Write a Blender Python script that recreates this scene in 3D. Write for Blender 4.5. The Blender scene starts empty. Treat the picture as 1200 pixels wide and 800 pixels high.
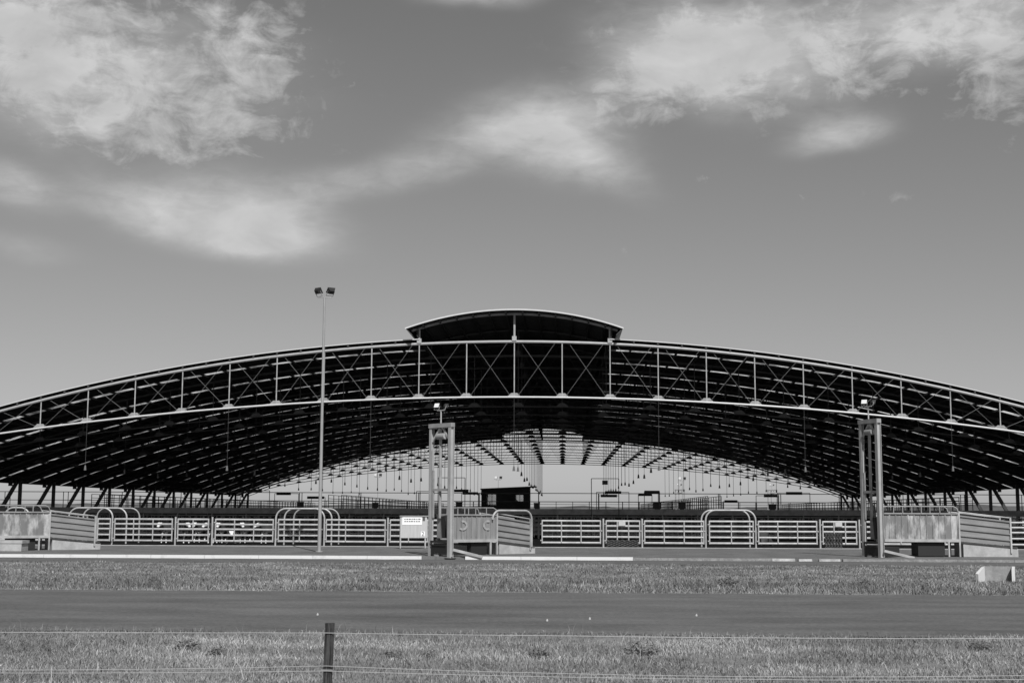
import bpy, bmesh, math, random
import numpy as np
from math import sin, cos, tan, pi, radians, sqrt, atan2
from mathutils import Vector, Matrix, noise as mnoise
random.seed(11); rng = np.random.default_rng(11)
scene = bpy.context.scene
col = scene.collection

# ------------------------------------------------------------------ camera
F = 1600.0; YAW = radians(2.15); PIT = radians(7.16); ROLL = radians(0.22); EYE = 2.2
fw = Vector((-sin(YAW)*cos(PIT), cos(YAW)*cos(PIT), sin(PIT)))
rt0 = Vector((cos(YAW), sin(YAW), 0)); up0 = rt0.cross(fw)
rt = rt0*cos(ROLL) + up0*sin(ROLL); up = up0*cos(ROLL) - rt0*sin(ROLL)
cam = bpy.data.cameras.new('camera'); camo = bpy.data.objects.new('camera', cam); col.objects.link(camo)
cam.sensor_width = 36; cam.lens = 48; cam.clip_end = 12000; cam.clip_start = 0.1
m3 = Matrix((rt, up, -fw)).transposed()
camo.matrix_world = Matrix.Translation((0, 0, EYE)) @ m3.to_4x4()
scene.camera = camo

def ray(px, py):
    return fw*F + rt*(px-600) - up*(py-400)
def at(px, py, Y):
    d = ray(px, py); t = Y/d.y
    return Vector((d.x*t, Y, d.z*t + EYE))
def atx(px, Y, py=620):
    return at(px, py, Y).x
def atz(px, py, Y):
    return at(px, py, Y).z

# ------------------------------------------------------------------ materials (all greys: the photograph has no colour)
def mat(name, base, rough=0.6, metal=0.0, var=0.0, scale=3.0, bump=0.0, bscale=20.0, base2=None, thr=None, spec=0.4, coords='Object', stretch=None):
    m = bpy.data.materials.new(name); m.use_nodes = True
    nt = m.node_tree; n = nt.nodes; L = nt.links
    b = n['Principled BSDF']; b.inputs['Roughness'].default_value = rough; b.inputs['Metallic'].default_value = metal
    b.inputs['Specular IOR Level'].default_value = spec
    b.inputs['Base Color'].default_value = (base, base, base, 1)
    if var or base2 is not None or bump:
        tc = n.new('ShaderNodeTexCoord'); src = tc.outputs['Object']
        if coords == 'World':
            g = n.new('ShaderNodeNewGeometry'); src = g.outputs['Position']
        if stretch:
            mp = n.new('ShaderNodeMapping'); mp.inputs['Scale'].default_value = stretch
            L.new(src, mp.inputs['Vector']); src = mp.outputs['Vector']
        if var or base2 is not None:
            t = n.new('ShaderNodeTexNoise'); t.inputs['Scale'].default_value = scale; t.inputs['Detail'].default_value = 6
            t.inputs['Roughness'].default_value = 0.65
            L.new(src, t.inputs['Vector'])
            r = n.new('ShaderNodeValToRGB')
            if base2 is None:
                a, c = base*(1-var), base*(1+var)
                r.color_ramp.elements[0].position = 0.3; r.color_ramp.elements[1].position = 0.7
            else:
                a, c = base, base2
                p0, p1 = thr or (0.4, 0.6)
                r.color_ramp.elements[0].position = p0; r.color_ramp.elements[1].position = p1
            r.color_ramp.elements[0].color = (a, a, a, 1); r.color_ramp.elements[1].color = (c, c, c, 1)
            L.new(t.outputs['Fac'], r.inputs['Fac'])
            if coords == 'World' and base < .2 and bump:
                t3 = n.new('ShaderNodeTexNoise'); t3.inputs['Scale'].default_value = 9.0; t3.inputs['Detail'].default_value = 8; t3.inputs['Roughness'].default_value = 0.8
                g3 = n.new('ShaderNodeNewGeometry'); L.new(g3.outputs['Position'], t3.inputs['Vector'])
                mr = n.new('ShaderNodeMapRange'); mr.inputs['From Min'].default_value = .3; mr.inputs['From Max'].default_value = .7; mr.inputs['To Min'].default_value = .55; mr.inputs['To Max'].default_value = 1.45
                L.new(t3.outputs['Fac'], mr.inputs['Value'])
                vm = n.new('ShaderNodeVectorMath'); vm.operation = 'SCALE'; L.new(r.outputs['Color'], vm.inputs[0]); L.new(mr.outputs[0], vm.inputs['Scale'])
                L.new(vm.outputs[0], b.inputs['Base Color'])
            else: L.new(r.outputs['Color'], b.inputs['Base Color'])
        if bump:
            t2 = n.new('ShaderNodeTexNoise'); t2.inputs['Scale'].default_value = bscale; t2.inputs['Detail'].default_value = 4
            L.new(src, t2.inputs['Vector'])
            bp = n.new('ShaderNodeBump'); bp.inputs['Strength'].default_value = bump; bp.inputs['Distance'].default_value = 0.02
            L.new(t2.outputs['Fac'], bp.inputs['Height']); L.new(bp.outputs['Normal'], b.inputs['Normal'])
    return m

M = {}
M['galv'] = mat('galvanised_steel', 0.39, 0.55, 0.15, var=0.3, scale=1.3)
M['galv_pole'] = mat('pole_steel', 0.3, 0.55, 0.1, var=0.12, scale=1)
M['galv_dull'] = mat('dull_galvanised_steel', 0.30, 0.6, 0.15, var=0.3, scale=1.5)
M['white_steel'] = mat('white_painted_steel', 0.56, 0.45, var=0.06, scale=2)
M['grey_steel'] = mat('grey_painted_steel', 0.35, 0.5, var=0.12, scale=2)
M['truss_shade'] = mat('shade_dark_truss_steel', 0.075, 0.6, var=0.2, scale=1)  # inner copies of the front truss, shade under the roof put into the colour
M['dark_steel'] = mat('dark_steel', 0.05, 0.6, var=0.3, scale=3)
M['black'] = mat('black_housing', 0.018, 0.6)
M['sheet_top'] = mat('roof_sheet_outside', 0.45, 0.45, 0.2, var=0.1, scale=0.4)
M['sheet_under'] = mat('roof_sheet_underside', 0.045, 0.8, var=0.35, scale=0.5)  # underside colour darkened to deepen the shade inside the shed
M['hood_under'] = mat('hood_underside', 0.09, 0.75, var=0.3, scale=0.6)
M['brace'] = mat('brace_rod_steel', 0.14, 0.6)
M['lamp_dark'] = mat('lamp_body', 0.12, 0.5)
M['purlin'] = mat('purlin_steel', 0.06, 0.7, var=0.2)
M['deck_edge'] = mat('catwalk_edge', 0.22, 0.8, var=0.3, scale=2)
M['deck'] = mat('catwalk_deck', 0.13, 0.8, var=0.35, scale=3)
M['timber_dark'] = mat('dark_weathered_timber', 0.02, 0.9, base2=0.11, thr=(0.42, 0.66), scale=7, bump=1.0, bscale=30, stretch=(7, 7, 0.35))
M['wire'] = mat('fence_wire', 0.36, 0.5, 0.0)
M['asphalt'] = mat('asphalt', 0.11, 0.85, var=0.34, scale=0.5, bump=0.5, bscale=60, coords='World', stretch=(0.4, 1.2, 1))
M['lane'] = mat('lane_asphalt', 0.105, 0.9, var=0.2, scale=0.5, coords='World')
M['apron'] = mat('gravelled_apron', 0.125, 0.9, var=0.3, scale=0.5, bump=0.5, bscale=30, coords='World')
M['pen_floor'] = mat('dark_pen_floor', 0.010, 1.0, var=0.5, scale=1.2, coords='World', spec=0.05)  # near-black matte floor colour
M['concrete'] = mat('concrete', 0.36, 0.85, var=0.22, scale=2.2, bump=0.3, bscale=25)
M['concrete_dull'] = mat('dull_concrete', 0.19, 0.9, var=0.3, scale=1.5, bump=0.3, bscale=25, coords='World')
M['kerb_worn'] = mat('worn_kerb_paint', 0.22, 0.85, base2=0.46, scale=2.5, thr=(0.35, 0.6), coords='World')
M['headwall'] = mat('headwall_concrete', 0.25, 0.9, var=0.25, scale=5, bump=0.3)
M['kerb_white'] = mat('white_painted_kerb', 0.40, 0.8, base2=0.56, scale=3.0, thr=(0.22, 0.45), coords='World')
M['clad'] = mat('worn_sheet_cladding', 0.17, 0.6, base2=0.46, scale=1.6, thr=(0.46, 0.64), stretch=(1.5, 1.5, 0.55))
M['clad_plain'] = mat('ribbed_sheet_cladding', 0.22, 0.6, var=0.25, scale=2.0, stretch=(2.5, 2.5, 0.4))
M['board'] = mat('steel_side_boards', 0.22, 0.6, var=0.2, scale=1.8, stretch=(0.6, 1, 2))
M['sign_board'] = mat('pale_notice_board', 0.45, 0.6, var=0.1, scale=3, stretch=(3, 3, 0.3))
M['sign_white'] = mat('white_sign_face', 0.85, 0.5)
M['ink'] = mat('sign_ink', 0.08, 0.7)
M['pale_paint'] = mat('faded_paint', 0.37, 0.8, base2=0.24, scale=6, thr=(0.42, 0.6))
M['hide'] = mat('dark_cattle_hide', 0.05, 0.8, var=0.4, scale=2)
M['hide_white'] = mat('white_cattle_face', 0.7, 0.8, var=0.1, scale=8)
M['lens_glint'] = mat('lens_sun_glint', 0.7, 0.15, var=0.0)  # pale lens colour stands in for reflected sun
M['hill'] = mat('hill_scrub', 0.085, 0.95, var=0.4, scale=0.02, coords='World')
M['weed'] = mat('weed_leaves', 0.16, 0.8, var=0.4, scale=12)
M['stone'] = mat('pale_stone', 0.42, 0.8, var=0.2, scale=30)

def glass_mat():
    m = bpy.data.materials.new('window_glass'); m.use_nodes = True
    nt = m.node_tree; n = nt.nodes; n.clear()
    o = n.new('ShaderNodeOutputMaterial'); mx = n.new('ShaderNodeMixShader'); t = n.new('ShaderNodeBsdfTransparent'); g = n.new('ShaderNodeBsdfGlossy')
    t.inputs['Color'].default_value = (.82, .82, .82, 1); g.inputs['Roughness'].default_value = 0.05; g.inputs['Color'].default_value = (.6, .6, .6, 1)
    mx.inputs['Fac'].default_value = 0.08
    nt.links.new(t.outputs[0], mx.inputs[1]); nt.links.new(g.outputs[0], mx.inputs[2]); nt.links.new(mx.outputs[0], o.inputs[0])
    return m
M['glass'] = glass_mat()
def sky_sheet_mat():
    m = bpy.data.materials.new('translucent_roof_sheet'); m.use_nodes = True
    nt = m.node_tree; n = nt.nodes; n.clear()
    o = n.new('ShaderNodeOutputMaterial'); mx = n.new('ShaderNodeMixShader'); t = n.new('ShaderNodeBsdfTranslucent'); g = n.new('ShaderNodeBsdfDiffuse')
    t.inputs['Color'].default_value = (.74, .74, .74, 1); g.inputs['Color'].default_value = (.5, .5, .5, 1)
    mx.inputs['Fac'].default_value = 0.12
    tc = n.new('ShaderNodeTexCoord'); nz = n.new('ShaderNodeTexNoise'); nz.inputs['Scale'].default_value = .55; nz.inputs['Detail'].default_value = 5; nz.inputs['Roughness'].default_value = .7
    cr = n.new('ShaderNodeValToRGB'); cr.color_ramp.elements[0].position = .36; cr.color_ramp.elements[0].color = (.22, .22, .22, 1); cr.color_ramp.elements[1].position = .58; cr.color_ramp.elements[1].color = (.78, .78, .78, 1)
    nt.links.new(tc.outputs['Object'], nz.inputs['Vector']); nt.links.new(nz.outputs['Fac'], cr.inputs['Fac']); nt.links.new(cr.outputs['Color'], t.inputs['Color'])
    nt.links.new(t.outputs[0], mx.inputs[1]); nt.links.new(g.outputs[0], mx.inputs[2]); nt.links.new(mx.outputs[0], o.inputs[0])
    return m
M['skylight'] = sky_sheet_mat()

def grass_mat(name, lo, hi):
    m = bpy.data.materials.new(name); m.use_nodes = True
    nt = m.node_tree; n = nt.nodes; L = nt.links; b = n['Principled BSDF']; b.inputs['Roughness'].default_value = 0.75
    b.inputs['Specular IOR Level'].default_value = 0.2
    at_ = n.new('ShaderNodeAttribute'); at_.attribute_name = 'tone'
    g = n.new('ShaderNodeNewGeometry'); t = n.new('ShaderNodeTexNoise'); t.inputs['Scale'].default_value = 0.45; t.inputs['Detail'].default_value = 5
    mp = n.new('ShaderNodeMapping'); mp.inputs['Scale'].default_value = (0.6, 1.3, 1)
    L.new(g.outputs['Position'], mp.inputs['Vector']); L.new(mp.outputs['Vector'], t.inputs['Vector'])
    a = n.new('ShaderNodeMath'); a.operation = 'MULTIPLY_ADD'; a.inputs[1].default_value = 2.6; a.inputs[2].default_value = -1.3
    L.new(t.outputs['Fac'], a.inputs[0])
    ad = n.new('ShaderNodeMath'); ad.operation = 'ADD'; L.new(a.outputs[0], ad.inputs[0]); L.new(at_.outputs['Fac'], ad.inputs[1])
    r = n.new('ShaderNodeValToRGB'); L.new(ad.outputs[0], r.inputs['Fac'])
    r.color_ramp.elements[0].color = (lo, lo, lo, 1); r.color_ramp.elements[1].color = (hi, hi, hi, 1)
    e = r.color_ramp.elements.new(0.55); e.color = ((lo+hi)*.4,)*3+(1,)
    L.new(r.outputs['Color'], b.inputs['Base Color'])
    return m
M['grass'] = grass_mat('dry_grass', 0.15, 0.48)
M['grass_far'] = grass_mat('dry_verge_grass', 0.12, 0.38)

def ground_mat():
    m = bpy.data.materials.new('grassy_ground'); m.use_nodes = True
    nt = m.node_tree; n = nt.nodes; L = nt.links; b = n['Principled BSDF']; b.inputs['Roughness'].default_value = 0.95
    b.inputs['Specular IOR Level'].default_value = 0.1
    g = n.new('ShaderNodeNewGeometry')
    t = n.new('ShaderNodeTexNoise'); t.inputs['Scale'].default_value = 0.6; t.inputs['Detail'].default_value = 8; t.inputs['Roughness'].default_value = 0.7
    L.new(g.outputs['Position'], t.inputs['Vector'])
    r = n.new('ShaderNodeValToRGB'); L.new(t.outputs['Fac'], r.inputs['Fac'])
    r.color_ramp.elements[0].position = 0.3; r.color_ramp.elements[1].position = 0.7
    r.color_ramp.elements[0].color = (.13, .13, .13, 1); r.color_ramp.elements[1].color = (.27, .27, .27, 1)
    L.new(r.outputs['Color'], b.inputs['Base Color'])
    return m
M['ground'] = ground_mat()

# ------------------------------------------------------------------ mesh builder
class MB:
    def __init__(s): s.v = []; s.f = []; s.mi = []
    def add(s, vs, fs, mi=0):
        o = len(s.v); s.v += [tuple(p) for p in vs]; s.f += [tuple(i+o for i in f) for f in fs]; s.mi += [mi]*len(fs); return s
    def box(s, c, d, rz=0, mi=0):
        x, y, z = d[0]/2, d[1]/2, d[2]/2; c = Vector(c); R = Matrix.Rotation(rz, 3, 'Z')
        vs = [c + R @ Vector(p) for p in ((-x,-y,-z),(x,-y,-z),(x,y,-z),(-x,y,-z),(-x,-y,z),(x,-y,z),(x,y,z),(-x,y,z))]
        return s.add(vs, [(3,2,1,0),(4,5,6,7),(0,1,5,4),(1,2,6,5),(2,3,7,6),(3,0,4,7)], mi)
    def hexa(s, b, t, mi=0):   # bottom quad, top quad
        return s.add(list(b)+list(t), [(3,2,1,0),(4,5,6,7),(0,1,5,4),(1,2,6,5),(2,3,7,6),(3,0,4,7)], mi)
    def beam(s, p, q, w, h, upv=(0,0,1), mi=0):
        p = Vector(p); q = Vector(q); d = (q-p).normalized(); u = Vector(upv)
        if abs(d.dot(u)) > 0.98: u = Vector((0,1,0))
        r = d.cross(u).normalized()*w/2; n = r.cross(d).normalized()*h/2
        return s.hexa([p-r-n, p+r-n, q+r-n, q-r-n], [p-r+n, p+r+n, q+r+n, q-r+n], mi)
    def tube(s, pts, r, n=8, mi=0, r2=None, sq=1.0):
        pts = [Vector(p) for p in pts]; k = len(pts); vs = []
        for i, p in enumerate(pts):
            d = (pts[min(i+1, k-1)] - pts[max(i-1, 0)]).normalized()
            u = Vector((0,0,1)) if abs(d.z) < 0.95 else Vector((0,1,0))
            if i == 0: a = d.cross(u).normalized()
            else: a = (a - d*a.dot(d)).normalized()
            b = a.cross(d); rr = r if r2 is None else r + (r2-r)*i/(k-1)
            for j in range(n):
                t = 2*pi*j/n; vs.append(p + a*(cos(t)*rr*sq) + b*(sin(t)*rr))
        fs = [(i*n+j, i*n+(j+1)%n, (i+1)*n+(j+1)%n, (i+1)*n+j) for i in range(k-1) for j in range(n)]
        fs += [tuple(range(n-1, -1, -1)), tuple((k-1)*n+j for j in range(n))]
        return s.add(vs, fs, mi)
    def mesh(s, name, mats, smooth=False):
        me = bpy.data.meshes.new(name); me.from_pydata(s.v, [], s.f)
        for m in (mats if isinstance(mats, (list, tuple)) else [mats]): me.materials.append(m)
        if any(s.mi): me.polygons.foreach_set('material_index', s.mi)
        if smooth:
            me.polygons.foreach_set('use_smooth', [True]*len(me.polygons))
            try: me.set_sharp_from_angle(angle=radians(40))
            except Exception: pass
        me.update(); return me
    def build(s, name, mats, parent=None, smooth=False, loc=None):
        return link(name, s.mesh(name, mats, smooth), parent, loc)

def link(name, me, parent=None, loc=None, rz=0):
    o = bpy.data.objects.new(name, me); col.objects.link(o)
    if parent: o.parent = parent
    if loc is not None: o.location = loc
    o.rotation_euler.z = rz
    return o
def tag(o, label=None, cat=None, group=None, kind=None):
    if label: o['label'] = label
    if cat: o['category'] = cat
    if group: o['group'] = group
    if kind: o['kind'] = kind
    return o
def thing(name, label, cat, loc=(0,0,0), rz=0, group=None):
    o = link(name, None, None, loc, rz); o.empty_display_size = 0.3
    return tag(o, label, cat, group)
def copy_tree(o, parent=None):
    c = o.copy(); col.objects.link(c)
    if parent: c.parent = parent
    for ch in list(o.children): copy_tree(ch, c)
    return c

# ------------------------------------------------------------------ ground, road, apron
def sheet(name, x0, x1, y0, y1, z, m, nx=1, ny=1, jag=0.0, jx=0.35):
    mb = MB()
    if jag:
        xs = np.arange(x0, x1+jx, jx); k = len(xs)
        def edge(y, ph): return [y + jag*(mnoise.noise(Vector((x*0.55, ph, 0)))*1.2 + mnoise.noise(Vector((x*2.3, ph+7, 0)))*0.6) for x in xs]
        e0 = edge(y0, 1.3); e1 = edge(y1, 9.1)
        vs = [(x, a, z) for x, a in zip(xs, e0)] + [(x, a, z) for x, a in zip(xs, e1)]
        mb.add(vs, [(i, i+1, k+i+1, k+i) for i in range(k-1)])
    else:
        mb.add([(x0,y0,z),(x1,y0,z),(x1,y1,z),(x0,y1,z)], [(0,1,2,3)])
    return tag(mb.build(name, m), kind='structure')
sheet('ground', -6000, 6000, -400, 8000, 0.0, M['ground'])
sheet('road', -110, 110, 25.4, 38.6, 0.012, M['asphalt'], jag=0.28)
sheet('service_lane', -110, 110, 60.0, 65.35, 0.012, M['lane'], jag=0.35)
YK = 65.4; ZA = 0.15; YF = 84.0
mb = MB(); mb.hexa([(-110,YK+0.16,0),(110,YK+0.16,0),(110,YF+0.15,0),(-110,YF+0.15,0)], [(-110,YK+0.16,ZA-0.008),(110,YK+0.16,ZA-0.008),(110,YF+0.15,ZA-0.008),(-110,YF+0.15,ZA-0.008)])
tag(mb.build('yard_apron', M['apron']), kind='structure')
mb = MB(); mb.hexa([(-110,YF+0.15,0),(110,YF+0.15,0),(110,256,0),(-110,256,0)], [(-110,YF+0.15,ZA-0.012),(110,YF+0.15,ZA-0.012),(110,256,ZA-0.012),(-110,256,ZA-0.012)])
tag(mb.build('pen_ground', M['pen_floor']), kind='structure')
mb = MB(); mb.box((0, YF-0.02, ZA/2+0.012), (110, 0.34, ZA+0.024))
tag(mb.build('concrete_strip_pavement', M['concrete']), kind='structure')
def kerb(px0, px1, m, h=0.15, w=0.16):
    x0, x1 = atx(px0, YK, 653), atx(px1, YK, 653); mb = MB()
    n = max(1, int((x1-x0)/2.4)); 
    for i in range(n):
        a = x0+(x1-x0)*i/n+0.006; b = x0+(x1-x0)*(i+1)/n-0.006; j = random.uniform(-.008, .008)
        mb.hexa([(a,YK+j,0),(b,YK+j,0),(b,YK+w,0),(a,YK+w,0)], [(a,YK+.03+j,h),(b,YK+.03+j,h),(b,YK+w,h+.004),(a,YK+w,h+.004)])
    return tag(mb.build('kerb', m), kind='structure')
kerb(-260, 494, M['kerb_white'], 0.16); kerb(545, 742, M['kerb_white'], 0.16)
kerb(742, 905, M['concrete_dull'], 0.13); kerb(905, 932, M['kerb_worn'], 0.13); kerb(936, 952, M['kerb_worn'], 0.11)
kerb(960, 985, M['kerb_worn'], 0.11); kerb(988, 1460, M['concrete_dull'], 0.12)
# low hills and the far treeline
mb = MB(); nx = 240; vs = []; fs = []
for i in range(nx+1):
    x = -1500 + 3000*i/nx
    h = 10 + 7*mnoise.noise(Vector((x*0.003, 2.0, 0))) + 3.0*mnoise.noise(Vector((x*0.02, 5, 0))) + 1.6*mnoise.noise(Vector((x*0.09, 8, 0)))
    vs += [(x, 1500, -1), (x, 1520, h*0.75), (x, 1600, h), (x, 1900, -1)]
for i in range(nx):
    for j in range(3): fs.append((i*4+j, (i+1)*4+j, (i+1)*4+j+1, i*4+j+1))
mb.add(vs, fs); tag(mb.build('hills', M['hill']), kind='structure')

# ------------------------------------------------------------------ the great arched shed
D0 = 98.6; BAY = 9.0; NF = 16; XC = -3.53; P = 3.472; WL = 50.4
ZT, RT_ = -127.35, 141.93; ZB, RB = -253.27, 263.81; ZH, RH = -6.61, 23.45
YS = [D0 + BAY*k for k in range(NF)]; YE = YS[-1]
def ztop(w, off=0): return ZT + sqrt((RT_+off)**2 - w*w)
def zbot(w): return min(ZB + sqrt(RB**2 - w*w), ztop(w)-0.42)
def zhood(w, off=0): return ZH + sqrt((RH+off)**2 - w*w)
shed = thing('livestock_shed', 'huge open arched steel saleyard shed with raised ridge hood and truss front', 'shed', (XC, D0, 0))
def S(name, mb, m, parent=None, smooth=False): # geometry given with x from the centre line and y from the front truss
    return mb.build(name, m, parent or shed, smooth)
def arcpiece(mb, w0, w1, r0, r1, y0, y1, zc, n, mt=0, mu=1):
    ws = [w0+(w1-w0)*i/n for i in range(n+1)]
    R1 = r0; R2 = r1
    vs = []
    for w in ws:
        for R in (R1, R2):
            z = zc + sqrt(R*R - w*w)
            vs += [(w, y0, z), (w, y1, z)]
    for i in range(n):
        a = i*4; b = a+4
        f = [((a+2, b+2, b+3, a+3), mt), ((a, a+1, b+1, b), mu), ((a, b, b+2, a+2), mt), ((a+1, a+3, b+3, b+1), mt)]
        for q, mi in f: mb.f.append(tuple(len(mb.v)+k for k in q)); mb.mi.append(mi)
    o = len(mb.v)
    mb.f.append((o, o+2, o+3, o+1)); mb.mi.append(mt); e = o+n*4
    mb.f.append((e, e+1, e+3, e+2)); mb.mi.append(mt)
    mb.v += vs
WH = 2*P   # half width of the ridge opening
s0 = 5.8
def send(k): return s0 + (0.95 if k < 2 else 0.75 if k < 4 else 0.55)
for sg in (-1, 1):
    mb = MB(); a, b = (-WL-1.6, -WH) if sg < 0 else (WH, WL+1.6)
    edges = [-0.16]
    for k in range(NF-1): edges += [BAY*k+s0, BAY*k+send(k)]
    edges.append(BAY*(NF-1)+0.45)
    for i in range(0, len(edges), 2):
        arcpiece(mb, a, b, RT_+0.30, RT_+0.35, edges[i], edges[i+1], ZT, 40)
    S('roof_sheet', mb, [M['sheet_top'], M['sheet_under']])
    for k in range(NF-1):
        mb = MB(); arcpiece(mb, a, b, RT_+0.322, RT_+0.328, BAY*k+s0+0.003, BAY*k+send(k)-0.003, ZT, 40, 0, 0)
        S('skylight_strip', mb, M['skylight'])
    mb = MB(); arcpiece(mb, a, b, RT_+0.30, RT_+0.365, -0.205, -0.165, ZT, 48, 0, 0); S('barge_flashing', mb, M['white_steel'])
    mb = MB(); x = sg*(WL+1.65); z = ztop(WL+1.6, .4); mb.box((x, BAY*(NF-1)/2, z-0.05), (0.2, BAY*(NF-1)+1, 0.2)); S('gutter', mb, M['dark_steel'])
    mb = MB(); x = sg*(WH+0.02)
    z0 = ztop(WH, 0.46)
    for j in range(5): mb.beam((x+sg*.10, -0.3, z0+.1+j*.17), (x+sg*.10, BAY*(NF-1)+.3, z0+.1+j*.17), 0.03, 0.24, (0.5*sg, 0, 1))
    S('hood_louvre', mb, M['dark_steel'])
# purlins
hp = [h*0.5*P for h in range(4, 30)]
for sg in (-1, 1):
    for w in hp:
        if w > WL+1: continue
        mb = MB(); z = ztop(w)+0.22; sl = -sg*w/sqrt(RT_**2-w*w)
        mb.beam((sg*w, -0.14, z), (sg*w, BAY*(NF-1)+.42, z), 0.12, 0.15, (-sl, 0, 1)); S('purlin', mb, M['purlin'])
# hood over the ridge
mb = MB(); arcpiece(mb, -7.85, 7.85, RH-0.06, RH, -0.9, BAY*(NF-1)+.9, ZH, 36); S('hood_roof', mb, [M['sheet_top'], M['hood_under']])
mb = MB(); arcpiece(mb, -7.9, 7.9, RH-0.08, RH+0.02, -0.96, -0.905, ZH, 36, 0, 0); S('hood_fascia', mb, M['white_steel'])
for sg in (-1, 1):
    mb = MB(); mb.hexa([(sg*7.35, -.85, ztop(WH, .5)+.05), (sg*7.4, -.85, ztop(WH, .5)+.05), (sg*7.4, BAY*(NF-1)+.85, ztop(WH, .5)+.05), (sg*7.35, BAY*(NF-1)+.85, ztop(WH, .5)+.05)],
                       [(sg*7.78, -.85, zhood(7.8)-.12), (sg*7.83, -.85, zhood(7.8)-.12), (sg*7.83, BAY*(NF-1)+.85, zhood(7.8)-.12), (sg*7.78, BAY*(NF-1)+.85, zhood(7.8)-.12)])
    S('hood_side', mb, M['hood_under'])
for w in [-6.6+1.2*i for i in range(12)]:
    mb = MB(); mb.box((w, BAY*(NF-1)/2, zhood(w)-0.20), (0.12, BAY*(NF-1)+1.4, 0.2)); S('hood_purlin', mb, M['dark_steel'])
# trusses
def arcpts(fz, w0, w1, n, y): return [(w0+(w1-w0)*i/n, y, fz(w0+(w1-w0)*i/n)) for i in range(n+1)]
def truss_meshes(front):
    st = M['grey_steel'] if front else M['truss_shade']; sb = M['white_steel'] if front else M['truss_shade']
    t = MB().tube(arcpts(ztop, -WL, WL, 56, 0), 0.105, 8).mesh('top_chord', st, True)
    b = MB().tube(arcpts(zbot, -WL, WL, 56, 0), 0.068 if front else 0.05, 8).mesh('bottom_chord', sb, True)
    h = MB().tube([(w, 0, zhood(w)-0.22) for w in [-7.5+15.0*i/24 for i in range(25)]], 0.10, 8).mesh('hood_rib', st, True)
    return t, b, h
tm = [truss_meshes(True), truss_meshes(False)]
KS = range(-14, 15)
def web_post(mb, k, y=0, r=0.065):
    w = k*P; mb.tube([(w, y, zbot(w)), (w, y, ztop(w))], r, 8)
def web_braces(k, y=0):
    w0, w1 = k*P, (k+1)*P
    return [((w0+.45, y+.05, ztop(w0+.45)), (w1-.3, y+.05, zbot(w1)+.12)), ((w1-.45, y-.05, ztop(w1-.45)), (w0+.3, y-.05, zbot(w0)+.12))]
def gusset(mb, k, y=0):
    w = k*P; z = zbot(w)
    mb.hexa([(w-.5,y-.03,z+.02),(w+.5,y-.03,z+.02),(w+.5,y+.03,z+.02),(w-.5,y+.03,z+.02)], [(w-.22,y-.03,z+.3),(w+.22,y-.03,z+.3),(w+.22,y+.03,z+.3),(w-.22,y+.03,z+.3)])
rest = MB()
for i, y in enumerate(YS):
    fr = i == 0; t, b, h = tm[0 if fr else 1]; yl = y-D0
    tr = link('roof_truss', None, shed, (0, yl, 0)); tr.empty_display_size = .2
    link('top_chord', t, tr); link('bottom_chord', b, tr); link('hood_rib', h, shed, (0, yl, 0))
    for k in (-2, 0, 2):
        w = k*P; mb = MB().tube([(w, 0, ztop(w)), (w, 0, zhood(w)-.25)], 0.08, 8)
        mb.box((w, 0, ztop(w)+.22), (.32, .3, .34))
        o = S('hood_post', mb, M['grey_steel'] if fr else M['truss_shade'], None, True); o.location.y = yl
    for k in KS:
        if abs(k*P) > WL-2: continue
        if i < 3:
            mb = MB(); web_post(mb, k, 0, .045 if fr else .04); mb.build('web_post', M['galv'] if fr else M['truss_shade'], tr, True)
            mb = MB(); gusset(mb, k); mb.build('gusset_plate', M['galv_dull'] if fr else M['truss_shade'], tr)
        else: web_post(rest, k, yl, .036); gusset(rest, k, yl)
        if k < 13:
            for p, q in web_braces(k):
                if fr: MB().tube([p, q], .015, 6).build('web_brace', M['brace'], tr)
                else: rest.tube([(p[0], yl, p[2]), (q[0], yl, q[2])], .012, 4)
    # legs, raked struts, stub struts
    for sg in (-1, 1):
        zt = ztop(WL)-0.05; x = sg*WL
        for nm, p, q, wd in (('leg', (x, yl, ZA), (x, yl, zt+.2), .30), ('raked_strut', (x+sg*2.9, yl, ZA+.3), (x+sg*.2, yl, zt+.1), .34), ('stub_strut', (x+sg*1.0, yl, 4.7), (x+sg*1.0, yl, zt+.05), .34)):
            MB().beam(p, q, wd, .26, (0, 1, 0)).build(nm, M['dark_steel'], shed)
o = S('truss_web', rest, M['truss_shade']); tag(o, kind='stuff')

# pendant lamps under each truss
cordm = MB().tube([(0,0,0),(0,0,4.4)], .016, 5).mesh('cord', M['dark_steel'])
cordm2 = MB().tube([(0,0,0),(0,0,4.4)], .028, 5).mesh('cord', M['black'])
lampm = MB().tube([(0,0,-.30),(0,0,-.05),(0,0,.06)], .10, 10, r2=.04).mesh('lamp', M['lamp_dark'], True)
for i, y in enumerate(YS):
    for k in (-9, -6, -3, 0, 3, 6, 9):
        w = k*P; z = zbot(w); zl = 5.5 + random.uniform(-.25, .25)
        t = thing('pendant_lamp', 'small lamp on a long thin cord hanging from a roof truss', 'pendant lamp', (XC+w, y, zl), 0, 'lamps hanging on cords from the trusses')
        c = link('cord', cordm if i < 6 else cordm2, t); c.scale.z = (z-zl)/4.4
        link('lamp', lampm, t)

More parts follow.
